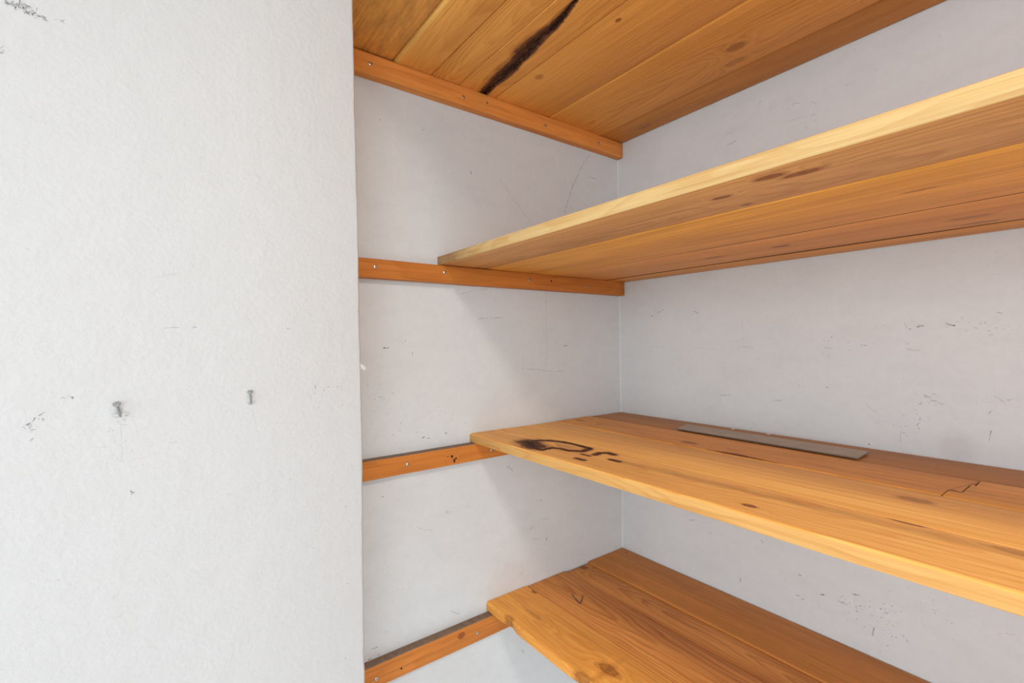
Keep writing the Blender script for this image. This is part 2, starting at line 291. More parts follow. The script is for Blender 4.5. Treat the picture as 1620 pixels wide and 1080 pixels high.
CLUSTERS = {
 'S': [(-0.649,1.353,0.0172,0.0163,14,0.5),(-0.546,1.302,0.0877,0.0311,22,0.45),(-0.612,1.285,0.0526,0.0357,18,0.4),(-0.660,1.395,0.0217,0.0462,12,0.4),(-0.248,1.374,0.0819,0.0119,14,0.3),(-0.287,1.303,0.0784,0.0581,10,0.3),(-0.375,1.422,0.2316,0.0830,26,0.25),(-0.535,1.062,0.1373,0.1128,40,0.28),(-0.272,1.068,0.1222,0.0877,26,0.35),(-0.480,0.879,0.0955,0.0777,20,0.3),(-0.524,1.818,0.1735,0.0888,26,0.3),(-0.178,1.848,0.0881,0.0618,12,0.3),(-0.665,1.038,0.0179,0.1035,12,0.4),(-0.227,1.418,0.0838,0.0901,16,0.3),],
 'B': [(0.489,1.436,0.0298,0.0173,14,0.4),(0.574,1.468,0.0253,0.0064,10,0.35),(0.708,1.459,0.0251,0.0137,16,0.35),(0.668,1.470,0.0208,0.0144,10,0.4),(0.633,1.351,0.0224,0.0150,16,0.45),(0.707,1.358,0.0190,0.0184,12,0.4),(0.597,1.311,0.0319,0.0156,18,0.4),(0.622,1.319,0.0154,0.0122,10,0.4),(0.364,1.469,0.0718,0.0515,20,0.25),(0.336,1.364,0.1200,0.0528,26,0.25),(0.573,1.377,0.1151,0.0639,40,0.22),(0.406,1.891,0.0669,0.0371,22,0.3),(0.316,1.879,0.0335,0.0267,14,0.35),(0.514,1.916,0.1050,0.0449,24,0.2),(0.569,0.971,0.0256,0.0376,34,0.5),(0.634,1.021,0.0573,0.0352,22,0.3),(0.523,0.977,0.0234,0.0225,20,0.45),(0.441,0.959,0.0272,0.0243,14,0.4),(0.215,1.023,0.0900,0.0582,16,0.3),(0.357,0.976,0.0725,0.0782,18,0.3),(0.154,1.429,0.0981,0.1211,20,0.3),(0.161,1.882,0.0663,0.0300,10,0.3),(0.698,1.803,0.0379,0.0556,10,0.15),(0.682,1.554,0.0455,0.0379,12,0.2),],
 'E': [(-1.093,1.786,0.0070,0.0049,26,0.55),(-1.085,1.785,0.0080,0.0056,30,0.6),(-1.075,1.782,0.0055,0.0032,14,0.5),(-1.058,1.784,0.0067,0.0033,6,0.4),(-1.100,1.738,0.0026,0.0049,8,0.5),(-1.086,1.370,0.0045,0.0087,14,0.5),(-1.079,1.379,0.0036,0.0051,6,0.45),(-0.795,1.389,0.0202,0.0060,10,0.5),(-1.056,1.397,0.0048,0.0039,5,0.4),(-1.011,1.346,0.0331,0.0273,14,0.25),(-0.969,1.627,0.1186,0.1006,22,0.12),(-0.956,1.229,0.1543,0.1090,22,0.15),(-0.799,1.368,0.0252,0.0103,6,0.3),],
}
# ---------------------------------------------------------------- room shell
RX, RY, RZ = 2.6, -3.3, 2.45
struct(boxes('floor', [(-0.1, RX + 0.1, RY - 0.1, 0.1, -0.06, 0.0)], M_FLOOR))
struct(boxes('ceiling', [(-0.1, RX + 0.1, RY - 0.1, 0.1, RZ, RZ + 0.06)], M_ROOM))
struct(boxes('wall_back', [(-0.1, RX + 0.1, 0.0, 0.1, 0, RZ)], M_BACK), 'scuffed white back wall of the shelf recess')
struct(boxes('wall_side', [(-0.1, 0.0, -0.745, 0.0, 0, RZ)], M_SIDE), 'scuffed white side wall of the shelf recess carrying the battens')
struct(boxes('wall_rear', [(0.08, 0.25, RY - 0.1, RY, 0, RZ), (1.85, RX + 0.1, RY - 0.1, RY, 0, RZ),
                           (0.25, 1.85, RY - 0.1, RY, 0, 0.75), (0.25, 1.85, RY - 0.1, RY, 2.25, RZ)], M_ROOM))
struct(boxes('wall_right', [(RX, RX + 0.1, RY, -2.6, 0, RZ), (RX, RX + 0.1, -1.0, 0.0, 0, RZ),
                            (RX, RX + 0.1, -2.6, -1.0, 0, 0.75), (RX, RX + 0.1, -2.6, -1.0, 2.25, RZ)], M_ROOM))
M_FRAME = flat('window_frame_paint', (0.8, 0.8, 0.79), 0.4)
def window(name, boxes_frame, boxes_bar):  # unseen windows, placed to frame the added fill lights
    w = boxes(name, boxes_frame, M_FRAME); struct(w)
    boxes('window_bar', boxes_bar, M_FRAME, w)
window('fill_window_1', [(0.25, 1.85, RY - 0.08, RY - 0.02, 0.75, 0.80), (0.25, 1.85, RY - 0.08, RY - 0.02, 2.20, 2.25),
                    (0.25, 0.30, RY - 0.08, RY - 0.02, 0.80, 2.20), (1.80, 1.85, RY - 0.08, RY - 0.02, 0.80, 2.20)],
       [(1.03, 1.07, RY - 0.07, RY - 0.03, 0.80, 2.20)])
window('fill_window_2', [(RX + 0.02, RX + 0.08, -2.6, -1.0, 0.75, 0.80), (RX + 0.02, RX + 0.08, -2.6, -1.0, 2.20, 2.25),
                    (RX + 0.02, RX + 0.08, -2.6, -2.55, 0.80, 2.20), (RX + 0.02, RX + 0.08, -1.05, -1.0, 0.80, 2.20)],
       [(RX + 0.03, RX + 0.07, -1.82, -1.78, 0.80, 2.20)])

# the white plastered wall in front of the recess, with its uneven hand-finished corner
EDGE = [(0.0, -0.7560), (0.9728, -0.7545), (1.2214, -0.7539), (1.328, -0.7538), (1.5766, -0.7553), (1.7534, -0.7574), (1.9297, -0.7590), (2.45, -0.7615)]
def edge_y(z):
    for (a, ya), (b, yb) in zip(EDGE, EDGE[1:]):
        if z <= b: return ya + (yb - ya) * (z - a) / (b - a)
    return EDGE[-1][1]
V, Fc = [], []
NZ = 420; WX = 0.18; RC = 0.0035
for i in range(NZ + 1):
    z = RZ * i / NZ
    wob = (noise.noise(Vector((z * 38, 3.1, 0))) * 0.0006 + noise.noise(Vector((z * 9, 7.7, 0))) * 0.0008)
    ye = edge_y(z) + wob
    prof = [(-0.1, RY), (WX, RY), (WX, -1.6), (WX, -1.2), (WX, -0.9), (WX, ye - RC)]
    for k in range(1, 5):
        a = k * math.pi / 8
        prof.append((WX - RC + RC * math.cos(a), ye - RC + RC * math.sin(a)))
    prof += [(0.09, ye), (-0.1, ye)]
    V += [(px, py, z) for px, py in prof]
n = 12
for i in range(NZ):
    for j in range(n):
        a, b = i * n + j, i * n + (j + 1) % n
        Fc.append((a, b, b + n, a + n))
Fc.append(tuple(range(n - 1, -1, -1))); Fc.append(tuple(range(NZ * n, NZ * n + n)))
wall_entry = struct(new_obj('wall_entry', V, Fc, M_ENTRY, smooth=True), 'bright white plastered wall with two nails in front of the recess')
# bead of old paint in the corner of the recess
V = []
for z in (0, RZ):
    V += [(0, 0, z), (0.0018, 0, z), (0.0010, -0.0010, z), (0, -0.0018, z)]
struct(new_obj('trim_corner', V, [(1, 5, 6, 2), (2, 6, 7, 3), (0, 4, 5, 1), (3, 7, 4, 0), (0, 1, 2, 3), (7, 6, 5, 4)], M_BACK))

# ---------------------------------------------------------------- scuffs on the walls
rnd = random.Random(11)
def marks(name, key, parent, place):
    V, Fc, S = [], [], []
    def blob(a, b, l, w, ang, s):
        n0 = len(V); ca, sa = math.cos(ang), math.sin(ang)
        for k in range(7):
            th = k * 2 * math.pi / 7
            p, q = l / 2 * math.cos(th) * rnd.uniform(0.6, 1.1), w / 2 * math.sin(th) * rnd.uniform(0.5, 1.2)
            V.append(place(a + p * ca - q * sa, b + p * sa + q * ca))
        Fc.append(tuple(range(n0, n0 + 7))); S.append(s)
    for mk in MARKS[key]:
        (w, s), pts = mk[-1], mk[:-1]
        w /= 1000
        L = []
        for (a0, b0), (a1, b1) in zip(pts, pts[1:]):
            ln = math.hypot(a1 - a0, b1 - b0); k = max(1, int(ln / 0.0035))
            L += [(a0 + (a1 - a0) * i / k, b0 + (b1 - b0) * i / k) for i in range(k)]
        L.append(pts[-1])
        for (a0, b0), (a1, b1) in zip(L, L[1:]):
            if rnd.random() < 0.12 and len(L) > 6: continue
            ln = math.hypot(a1 - a0, b1 - b0)
            ww = w * rnd.uniform(0.55, 1.15)
            blob((a0 + a1) / 2 + rnd.gauss(0, w * 0.15), (b0 + b1) / 2 + rnd.gauss(0, w * 0.15), ln * 1.35 + ww * 0.4, ww, math.atan2(b1 - b0, a1 - a0), s * rnd.uniform(0.7, 1.1))
    for (a, b, ra, rb, cnt, s) in CLUSTERS[key]:
        for _ in range(cnt):
            l = abs(rnd.gauss(0, 1)) * 0.0032 + 0.0011
            blob(a + rnd.gauss(0, 0.55) * ra, b + rnd.gauss(0, 0.55) * rb, l, min(l, 0.0014) * rnd.uniform(0.5, 1.0), rnd.choice((rnd.gauss(0, 0.35), rnd.gauss(1.2, 0.5))), s * rnd.uniform(0.4, 1.2))
    me_o = new_obj(name, V, Fc, M_MARK, parent)
    at = me_o.data.attributes.new('strength', 'FLOAT', 'FACE'); at.data.foreach_set('value', [min(1.0, v) for v in S])
    me_o['kind'] = 'stuff'
    return me_o
marks('scuff_marks', 'S', bpy.data.objects['wall_side'], lambda a, b: (0.00025, a, b))
marks('scuff_marks', 'B', bpy.data.objects['wall_back'], lambda a, b: (a, -0.00025, b))
marks('scuff_marks', 'E', wall_entry, lambda a, b: (WX + 0.0004, a, b))

# ---------------------------------------------------------------- planks
def corner_arc(cx, cy, rr, a0, seg=3):
    return [(cx + rr * math.cos(a0 + math.pi / 2 * k / seg), cy + rr * math.sin(a0 + math.pi / 2 * k / seg)) for k in range(seg + 1)]

def plank(parent, y0, y1, zt, th, x0, x1, mat, edge_mat=None, rad=(0.0012,) * 4, seed=0, x0f=None, x1f=None,
          pale=0.0006, dense=None, field=None, carve=0.0, warp=0.0012, shape=None, extra=()):
    """rad: front-top, front-bottom, back-bottom, back-top; zt: top of the board; front is -y.
    dense = ('top'|'bottom', x_to): fine mesh on that face; field(x, y) -> 0..1 stain, carved in by 'carve'"""
    ft, fb, bb, bt = rad
    cyy, w2 = (y0 + y1) / 2, (y1 - y0) / 2
    zc, h2 = zt - th / 2, th / 2
    sec = []                                    # counter-clockwise seen from +x : (y, z)
    def line(ya, yb, z, fine):
        if not fine: return []
        k = int(abs(yb - ya) / 0.0022)
        return [(ya + (yb - ya) * i / k, z) for i in range(1, k)]
    sec += corner_arc(-w2 + fb, -h2 + fb, fb, math.pi)
    sec += line(-w2 + fb, w2 - bb, -h2, dense and dense[0] == 'bottom')
    for ye in extra: sec.append((ye - cyy, -h2))
    sec += corner_arc(w2 - bb, -h2 + bb, bb, 1.5 * math.pi)
    sec += corner_arc(w2 - bt, h2 - bt, bt, 0)
    for ye in reversed(extra): sec.append((ye - cyy, h2))
    sec += line(w2 - bt, -w2 + ft, h2, dense and dense[0] == 'top')
    sec += corner_arc(-w2 + ft, h2 - ft, ft, 0.5 * math.pi)
    n = len(sec)
    xs = [x0]
    if dense:
        while xs[-1] < dense[1]: xs.append(xs[-1] + 0.0025)
    step = 0.012 if shape else 0.04
    while xs[-1] < x1 - step * 1.5: xs.append(xs[-1] + step)
    xs.append(x1)
    V, Fc, mi, S = [], [], [], []
    for i, x in enumerate(xs):
        for (yy, zz) in sec:
            wy = warp * noise.noise(Vector((x * 3.5, seed * 5.3, 0.5 + (1 if yy > 0 else 0))))
            wz = warp * 0.8 * noise.noise(Vector((x * 2.5, seed * 9.1 + yy * 4, 4.5)))
            Y, Z, X = yy + wy, zz + wz, x
            if i == 0 and x0f: X = x0f(yy + cyy)
            if i == len(xs) - 1 and x1f: X = x1f(yy + cyy)
            s = 0.0
            if field:
                s = field(X, yy + cyy)
                on_face = (zz < -h2 + 1e-5) if dense[0] == 'bottom' else (zz > h2 - 1e-5)
                if on_face: Z += (1 if dense[0] == 'bottom' else -1) * carve * max(0.0, s - 0.35)
                else: s = 0.0
            if shape: Y, Z = shape(X, Y, Z, w2, h2)
            V.append((X, Y, Z)); S.append(s)
    for i in range(len(xs) - 1):
        for j in range(n):
            a, b = i * n + j, i * n + (j + 1) % n
            Fc.append((a, a + n, b + n, b))
            ya, yb = sec[j][0], sec[(j + 1) % n][0]
            front = ya < -w2 + pale and yb < -w2 + pale
            mi.append(1 if (front and edge_mat) else 0)
    Fc.append(tuple(range(n))); mi.append(0)
    Fc.append(tuple(range(len(xs) * n - 1, (len(xs) - 1) * n - 1, -1))); mi.append(0)
    o = new_obj('plank', V, Fc, [mat, edge_mat] if edge_mat else [mat], parent, mi, smooth=True)
    p = parent.location
    o.location = (0 - p.x, cyy - p.y, zc - p.z)
    if field:
        at = o.data.attributes.new('stain', 'FLOAT', 'POINT'); at.data.foreach_set('value', S)
    return o

def seg_d(px, py, a, b):
    ax, ay = a; bx, by = b; dx, dy = bx - ax, by - ay
    L2 = dx * dx + dy * dy
    q = 0 if L2 == 0 else max(0, min(1, ((px - ax) * dx + (py - ay) * dy) / L2))
    return math.hypot(px - ax - q * dx, py - ay - q * dy)

XR = RX - 0.004
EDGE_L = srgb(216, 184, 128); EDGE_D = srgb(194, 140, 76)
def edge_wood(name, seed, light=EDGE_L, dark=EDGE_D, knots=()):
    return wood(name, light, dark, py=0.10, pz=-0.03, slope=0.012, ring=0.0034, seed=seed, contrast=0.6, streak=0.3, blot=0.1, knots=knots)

M_JOINT = wood('dark_joint', srgb(74, 42, 22), srgb(40, 22, 12), py=0.1, pz=0.0, slope=0.0, ring=0.004, seed=9)  # dark colour for plank front edges, so the joints read as lines

# -- top shelf, seen from below
s1 = tag(empty('plank_shelf', (0, -0.375, 1.9647)), 'highest plank shelf, seen from below, with a black bark streak', 'shelf', 'plank shelves of the recess')
zt = 1.9647 + 0.019
ST1 = [(0.0, -0.434, 0.013), (0.06, -0.440, 0.014), (0.13, -0.444, 0.017), (0.17, -0.450, 0.018), (0.215, -0.455, 0.016), (0.26, -0.456, 0.011), (0.30, -0.463, 0.007), (0.335, -0.469, 0.004), (0.40, -0.474, 0.0015)]
def f_bark(x, y):
    for (xa, ya, wa), (xb, yb, wb) in zip(ST1, ST1[1:]):
        if xa <= x <= xb:
            q = (x - xa) / (xb - xa)
            yc, w = ya + (yb - ya) * q, wa + (wb - wa) * q
            yc += 0.0015 * noise.noise(Vector((x * 30, 1.3, 0)))
            w *= 0.82 + 0.2 * noise.noise(Vector((x * 24, 8.3, 0)))
            d = (y - yc) / w
            return max(0.0, 1.05 - 0.55 * d * d * d) if d > 0 else max(0.0, 0.92 - 0.36 * abs(d) ** 1.1)
    return 0.0
W1 = dict(light=srgb(255, 184, 92), dark=srgb(216, 140, 60), streak=0.4)
def w1(i, **k):
    d = dict(W1); d.update(k); return wood(f'pine_top_shelf_{i}', seed=40 + i, **d)
plank(s1, -0.750, -0.6335, zt + 0.003, 0.019, 0.004, XR, w1(0, py=-0.3, pz=-0.05, slope=0.01, ring=0.006, grime=0.4, contrast=0.35), seed=1)
plank(s1, -0.6315, -0.5555, zt, 0.019, 0.003, XR, w1(1, py=0.02, pz=0.05, slope=0.03, ring=0.005, contrast=0.45), edge_wood('pine_top_shelf_lit_edge_1', 14, srgb(255, 204, 112), srgb(236, 160, 74)), rad=(0.001, 0.009, 0.001, 0.001), pale=0.0091, seed=2)  # light on the rounded edge is painted in as a brighter strip
plank(s1, -0.5535, -0.4950, zt + 0.001, 0.019, 0.003, XR, w1(2, py=0.004, pz=0.03, slope=0.06, ring=0.0042, contrast=0.8), seed=3)
plank(s1, -0.4938, -0.4065, zt, 0.019, 0.003, XR, w1(3, py=0.03, pz=0.05, slope=0.04, ring=0.005, stain=True, contrast=0.6), seed=4, dense=('bottom', 0.42), field=f_bark, carve=0.006)
plank(s1, -0.4050, -0.2570, zt + 0.0005, 0.019, 0.003, XR, w1(4, py=0.09, pz=0.02, slope=0.02, ring=0.006, contrast=0.5,
      knots=[(0.133, -0.050, 0.0085, 0.006, 0.45), (0.333, -0.051, 0.005, 0.003, 0.9)]), seed=5)
plank(s1, -0.2550, -0.0875, zt, 0.019, 0.003, XR, w1(5, py=0.02, pz=0.035, slope=-0.05, ring=0.0046, contrast=0.85,
      knots=[(0.407, 0.013, 0.016, 0.009, 0.6), (0.381, 0.055, 0.018, 0.006, 0.35)]), edge_wood('pine_top_shelf_lit_edge_2', 15, srgb(250, 184, 92), srgb(226, 146, 64)), rad=(0.001, 0.006, 0.001, 0.001), pale=0.0061, seed=6)  # edge strip coloured to stand in for light catching it
plank(s1, -0.0860, -0.0030, zt + 0.0006, 0.019, 0.003, XR, w1(6, light=srgb(226, 155, 74), dark=srgb(166, 103, 45), py=0.12, pz=0.01, slope=0.01, ring=0.006, contrast=0.5,
      knots=[(0.112, 0.013, 0.016, 0.005, 0.45)]), seed=7)

# -- second shelf, seen from below
s2 = tag(empty('plank_shelf', (0, -0.27, 1.6014)), 'second plank shelf from the top, its pale front edge above eye level', 'shelf', 'plank shelves of the recess')
zt = 1.6014 + 0.0176
W2 = dict(light=srgb(250, 178, 98), dark=srgb(206, 134, 66))
def w2(i, **k):
    d = dict(W2); d.update(k); return wood(f'pine_second_shelf_{i}', seed=60 + i, **d)
plank(s2, -0.5385, -0.4300, zt, 0.0176, 0.0015, XR, w2(0, light=srgb(231, 170, 104), dark=srgb(171, 114, 62), py=0.02, pz=0.045, slope=-0.045, ring=0.0045, contrast=0.6,
      knots=[(0.627, -0.032, 0.013, 0.006, 0.9), (0.650, -0.018, 0.016, 0.005, 0.9), (0.566, -0.008, 0.010, 0.0045, 0.95), (0.568, 0.041, 0.006, 0.003, 0.9), (0.482, 0.023, 0.006, 0.003, 0.35)]),
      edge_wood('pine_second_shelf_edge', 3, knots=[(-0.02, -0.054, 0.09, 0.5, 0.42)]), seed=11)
plank(s2, -0.4290, -0.2425, zt - 0.0005, 0.0176, 0.002, XR, w2(1, light=srgb(255, 185, 83), dark=srgb(199, 125, 54), py=0.35, pz=0.05, slope=0.01, ring=0.0075, contrast=0.5, streak=0.6, knots=[(0.70, -0.012, 0.014, 0.0022, 0.7)]), rad=(0.001, 0.003, 0.001, 0.001), seed=12)
plank(s2, -0.2408, -0.0748, zt - 0.0004, 0.0176, 0.0025, XR, w2(2, py=0.3, pz=0.05, slope=-0.012, ring=0.007, contrast=0.6, streak=0.65, blot=0.45,
      knots=[(0.478, 0.003, 0.012, 0.007, 0.8), (0.357, 0.008, 0.016, 0.006, 0.55), (0.7035, 0.012, 0.02, 0.008, 0.5), (0.704, 0.062, 0.02, 0.006, 0.6)]), M_JOINT, rad=(0.0004,) * 4, seed=13)
plank(s2, -0.0730, -0.0025, zt - 0.0010, 0.0176, 0.002, XR, w2(3, light=srgb(241, 168, 83), dark=srgb(185, 118, 55), py=0.2, pz=0.0, slope=0.0, ring=0.006, contrast=0.4), M_JOINT, rad=(0.0004,) * 4, seed=14)

# -- third shelf, seen from above
s3 = tag(empty('plank_shelf', (0, -0.235, 1.2425)), 'third plank shelf from the top, with burnt-looking knot stain near its left end', 'shelf', 'plank shelves of the recess')
zt = 1.2600
STR = [([(0.142, -0.428), (0.152, -0.430), (0.166, -0.438), (0.178, -0.443)], 0.0215), ([(0.140, -0.420), (0.141, -0.404), (0.156, -0.388), (0.182, -0.376), (0.211, -0.370), (0.240, -0.374)], 0.0068),
       ([(0.186, -0.450), (0.206, -0.449), (0.205, -0.424), (0.220, -0.417), (0.241, -0.415)], 0.0060), ([(0.241, -0.413), (0.258, -0.401), (0.254, -0.380), (0.248, -0.373)], 0.0068),
       ([(0.289, -0.402), (0.285, -0.386), (0.293, -0.376), (0.308, -0.377)], 0.0060), ([(0.286, -0.443), (0.303, -0.442)], 0.0044), ([(0.325, -0.406), (0.345, -0.406)], 0.0042), ([(0.272, -0.416), (0.289, -0.415)], 0.0032),
       ([(0.150, -0.415), (0.170, -0.425), (0.19, -0.43)], 0.0048)]
HEART = [(0.33, -0.402), (0.42, -0.400), (0.52, -0.396), (0.66, -0.388), (0.80, -0.384), (1.0, -0.380)]
def f_burn(x, y):
    best = 0.0
    if x > 0.33:                                 # reddish heartwood running on from the knot
        d = min(seg_d(x, y, a, b) for a, b in zip(HEART, HEART[1:])) / 0.016
        best = max(0.0, 0.30 * (1 - d * d))
        if x > 0.40: return best
    for pts, w in STR:
        for a, b in zip(pts, pts[1:]):
            d = seg_d(x, y, a, b) / w
            if d < 2: best = max(best, 1 - 0.5 * d)
    if best == 0.0:
        d = math.hypot((x - 0.21) / 0.075, (y + 0.405) / 0.035)
        best = max(0.0, 0.36 * (1.15 - d))
    return best
W3 = dict(light=srgb(255, 202, 114), dark=srgb(232, 148, 66), streak=0.4)
def w3(i, **k):
    d = dict(W3); d.update(k); return wood(f'pine_third_shelf_{i}', seed=80 + i, **d)
plank(s3, -0.4705, -0.3668, zt, 0.0175, 0.0005, XR, w3(0, py=0.018, pz=-0.05, slope=0.045, ring=0.0048, stain=True, contrast=0.7,
      knots=[(0.5675, -0.026, 0.008, 0.004, 1.0), (0.77, 0.040, 0.018, 0.006, 0.5), (0.69, 0.050, 0.014, 0.0045, 0.85)]),
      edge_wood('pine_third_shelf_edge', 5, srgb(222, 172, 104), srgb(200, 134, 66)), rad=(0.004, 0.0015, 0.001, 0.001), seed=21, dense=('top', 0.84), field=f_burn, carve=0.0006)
plank(s3, -0.3660, -0.2372, zt - 0.0004, 0.0175, 0.002, XR, w3(1, py=-0.25, pz=0.0, slope=0.012, ring=0.0075, contrast=0.6, streak=0.6, knots=[(0.676, 0.023, 0.016, 0.0075, 0.6)]), seed=22)
BUTT = lambda y: (0.7062 if y > -0.16 else 0.7020) if y > -0.206 else 0.6896
CRK = [(0.388, -0.2378), (0.41, -0.2335), (0.434, -0.2335), (0.462, -0.233), (0.49, -0.2345), (0.53, -0.236)]
def f_crack(x, y):
    if x < 0.37 or x > 0.55: return 0.0
    d = min(seg_d(x, y, a, b) for a, b in zip(CRK, CRK[1:]))
    wdt = 0.0085 * max(0.15, 1 - abs(x - 0.435) / 0.10)
    return max(0.0, 1 - 0.5 * d / wdt)
plank(s3, -0.2360, -0.1278, zt + 0.0008, 0.0175, 0.003, 0.706, w3(2, light=srgb(250, 177, 90), dark=srgb(192, 121, 54), py=-0.01, pz=-0.05, slope=-0.035, ring=0.0046, contrast=0.55, stain=True,
      knots=[(0.104, -0.014, 0.007, 0.004, 0.5), (0.037, -0.004, 0.013, 0.006, 0.6), (0.337, -0.025, 0.014, 0.007, 0.7)]), rad=(0.003, 0.001, 0.001, 0.001), seed=23, x1f=BUTT, extra=(-0.2065, -0.2055, -0.1605, -0.1595), dense=('top', 0.56), field=f_crack, carve=0.004)
plank(s3, -0.2360, -0.1278, zt + 0.0004, 0.0175, 0.708, XR, w3(3, light=srgb(255, 185, 94), dark=srgb(201, 128, 57), py=0.02, pz=-0.045, slope=0.04, ring=0.005, contrast=0.5), rad=(0.003, 0.001, 0.001, 0.001), seed=24, x0f=lambda y: BUTT(y) + 0.0016, extra=(-0.2065, -0.2055, -0.1605, -0.1595))
plank(s3, -0.1268, -0.0030, zt - 0.0014, 0.0175, 0.003, XR, w3(4, light=srgb(206, 142, 76), dark=srgb(156, 100, 51), py=0.25, pz=0.0, slope=0.008, ring=0.008, contrast=0.5, streak=0.55), seed=25)  # browner rear plank, its colour darkened for shade under the shelf above

# -- fourth shelf, seen from above
s4 = tag(empty('plank_shelf', (0, -0.217, 0.8795)), 'lowest plank shelf in view, with a pencilled V mark near its left end', 'shelf', 'plank shelves of the recess')
zt = 0.8975
W4 = dict(light=srgb(252, 177, 92), dark=srgb(185, 114, 50))
def w4(i, **k):
    d = dict(W4); d.update(k); return wood(f'pine_lowest_shelf_{i}', seed=100 + i, **d)
def wane(X, Y, Z, w2_, h2_):
    if Y < -w2_ + 0.004:
        low = 0.5 - Z / (2 * h2_)               # 0 on top, 1 underneath
        a = 0.007 * math.exp(-((X - 0.080) / 0.018) ** 2) + 0.008 * math.exp(-((X - 0.300) / 0.026) ** 2)
        Y += a * (0.25 + 0.75 * low)
    return Y, Z
plank(s4, -0.4335, -0.3255, zt + 0.003, 0.0195, 0.001, XR, w4(0, light=srgb(255, 184, 90), dark=srgb(216, 130, 54), py=0.0, pz=-0.05, slope=-0.06, ring=0.006, contrast=0.6,
      knots=[(0.298, -0.007, 0.020, 0.010, 0.75), (0.095, -0.005, 0.026, 0.004, 0.4), (0.0324, 0.052, 0.007, 0.0055, 0.9), (0.078, -0.055, 0.012, 0.010, 0.6), (0.285, -0.056, 0.020, 0.010, 0.7)]), rad=(0.004, 0.003, 0.001, 0.0015), seed=31, shape=wane)
p42 = plank(s4, -0.3245, -0.2090, zt + 0.0015, 0.0195, 0.001, XR, w4(1, light=srgb(243, 168, 90), dark=srgb(176, 101, 45), py=0.005, pz=-0.028, slope=0.035, ring=0.0052, contrast=0.95), rad=(0.0012, 0.001, 0.001, 0.002), seed=32)
plank(s4, -0.2078, -0.1330, zt - 0.0015, 0.018, 0.004, XR, w4(2, light=srgb(238, 164, 88), dark=srgb(173, 101, 48), py=0.004, pz=-0.030, slope=-0.045, ring=0.0042, contrast=0.9, knots=[(0.013, 0.013, 0.009, 0.007, 0.8)]), seed=33)
plank(s4, -0.1315, -0.0030, zt + 0.0012, 0.0195, 0.001, XR, w4(3, light=srgb(217, 142, 70), dark=srgb(173, 107, 48), py=0.03, pz=-0.08, slope=0.01, ring=0.007, contrast=0.35, streak=0.35, grime=0.15, knots=[(0.026, 0.051, 0.003, 0.0025, 0.9)]), rad=(0.0025, 0.001, 0.001, 0.001), seed=34)
# pencilled V on the second plank
V, Fc = [], []
pl = p42.location + s4.location
ztop = 0.8975 + 0.0015 + 0.0012
for pts in ([(0.0885, -0.2700), (0.1060, -0.2765), (0.1255, -0.2825)], [(0.1255, -0.2825), (0.1175, -0.2680), (0.1050, -0.2535)]):
    for (xa, ya), (xb, yb) in zip(pts, pts[1:]):
        dx, dy = xb - xa, yb - ya; L = math.hypot(dx, dy); nx, ny = -dy / L * 0.0008, dx / L * 0.0008
        k = len(V)
        for zz in (ztop - 0.0006, ztop):
            V += [(xa + nx, ya + ny, zz), (xa - nx, ya - ny, zz), (xb - nx, yb - ny, zz), (xb + nx, yb + ny, zz)]
        Fc += [(k + 4, k + 5, k + 6, k + 7), (k, k + 1, k + 5, k + 4), (k + 1, k + 2, k + 6, k + 5), (k + 2, k + 3, k + 7, k + 6), (k + 3, k, k + 4, k + 7)]
V = [(a - pl.x, b - pl.y, c - pl.z) for a, b, c in V]
pm = new_obj('pencil_mark', V, Fc, M_PENCIL, p42)
pm['label'] = 'dark pencilled V mark'

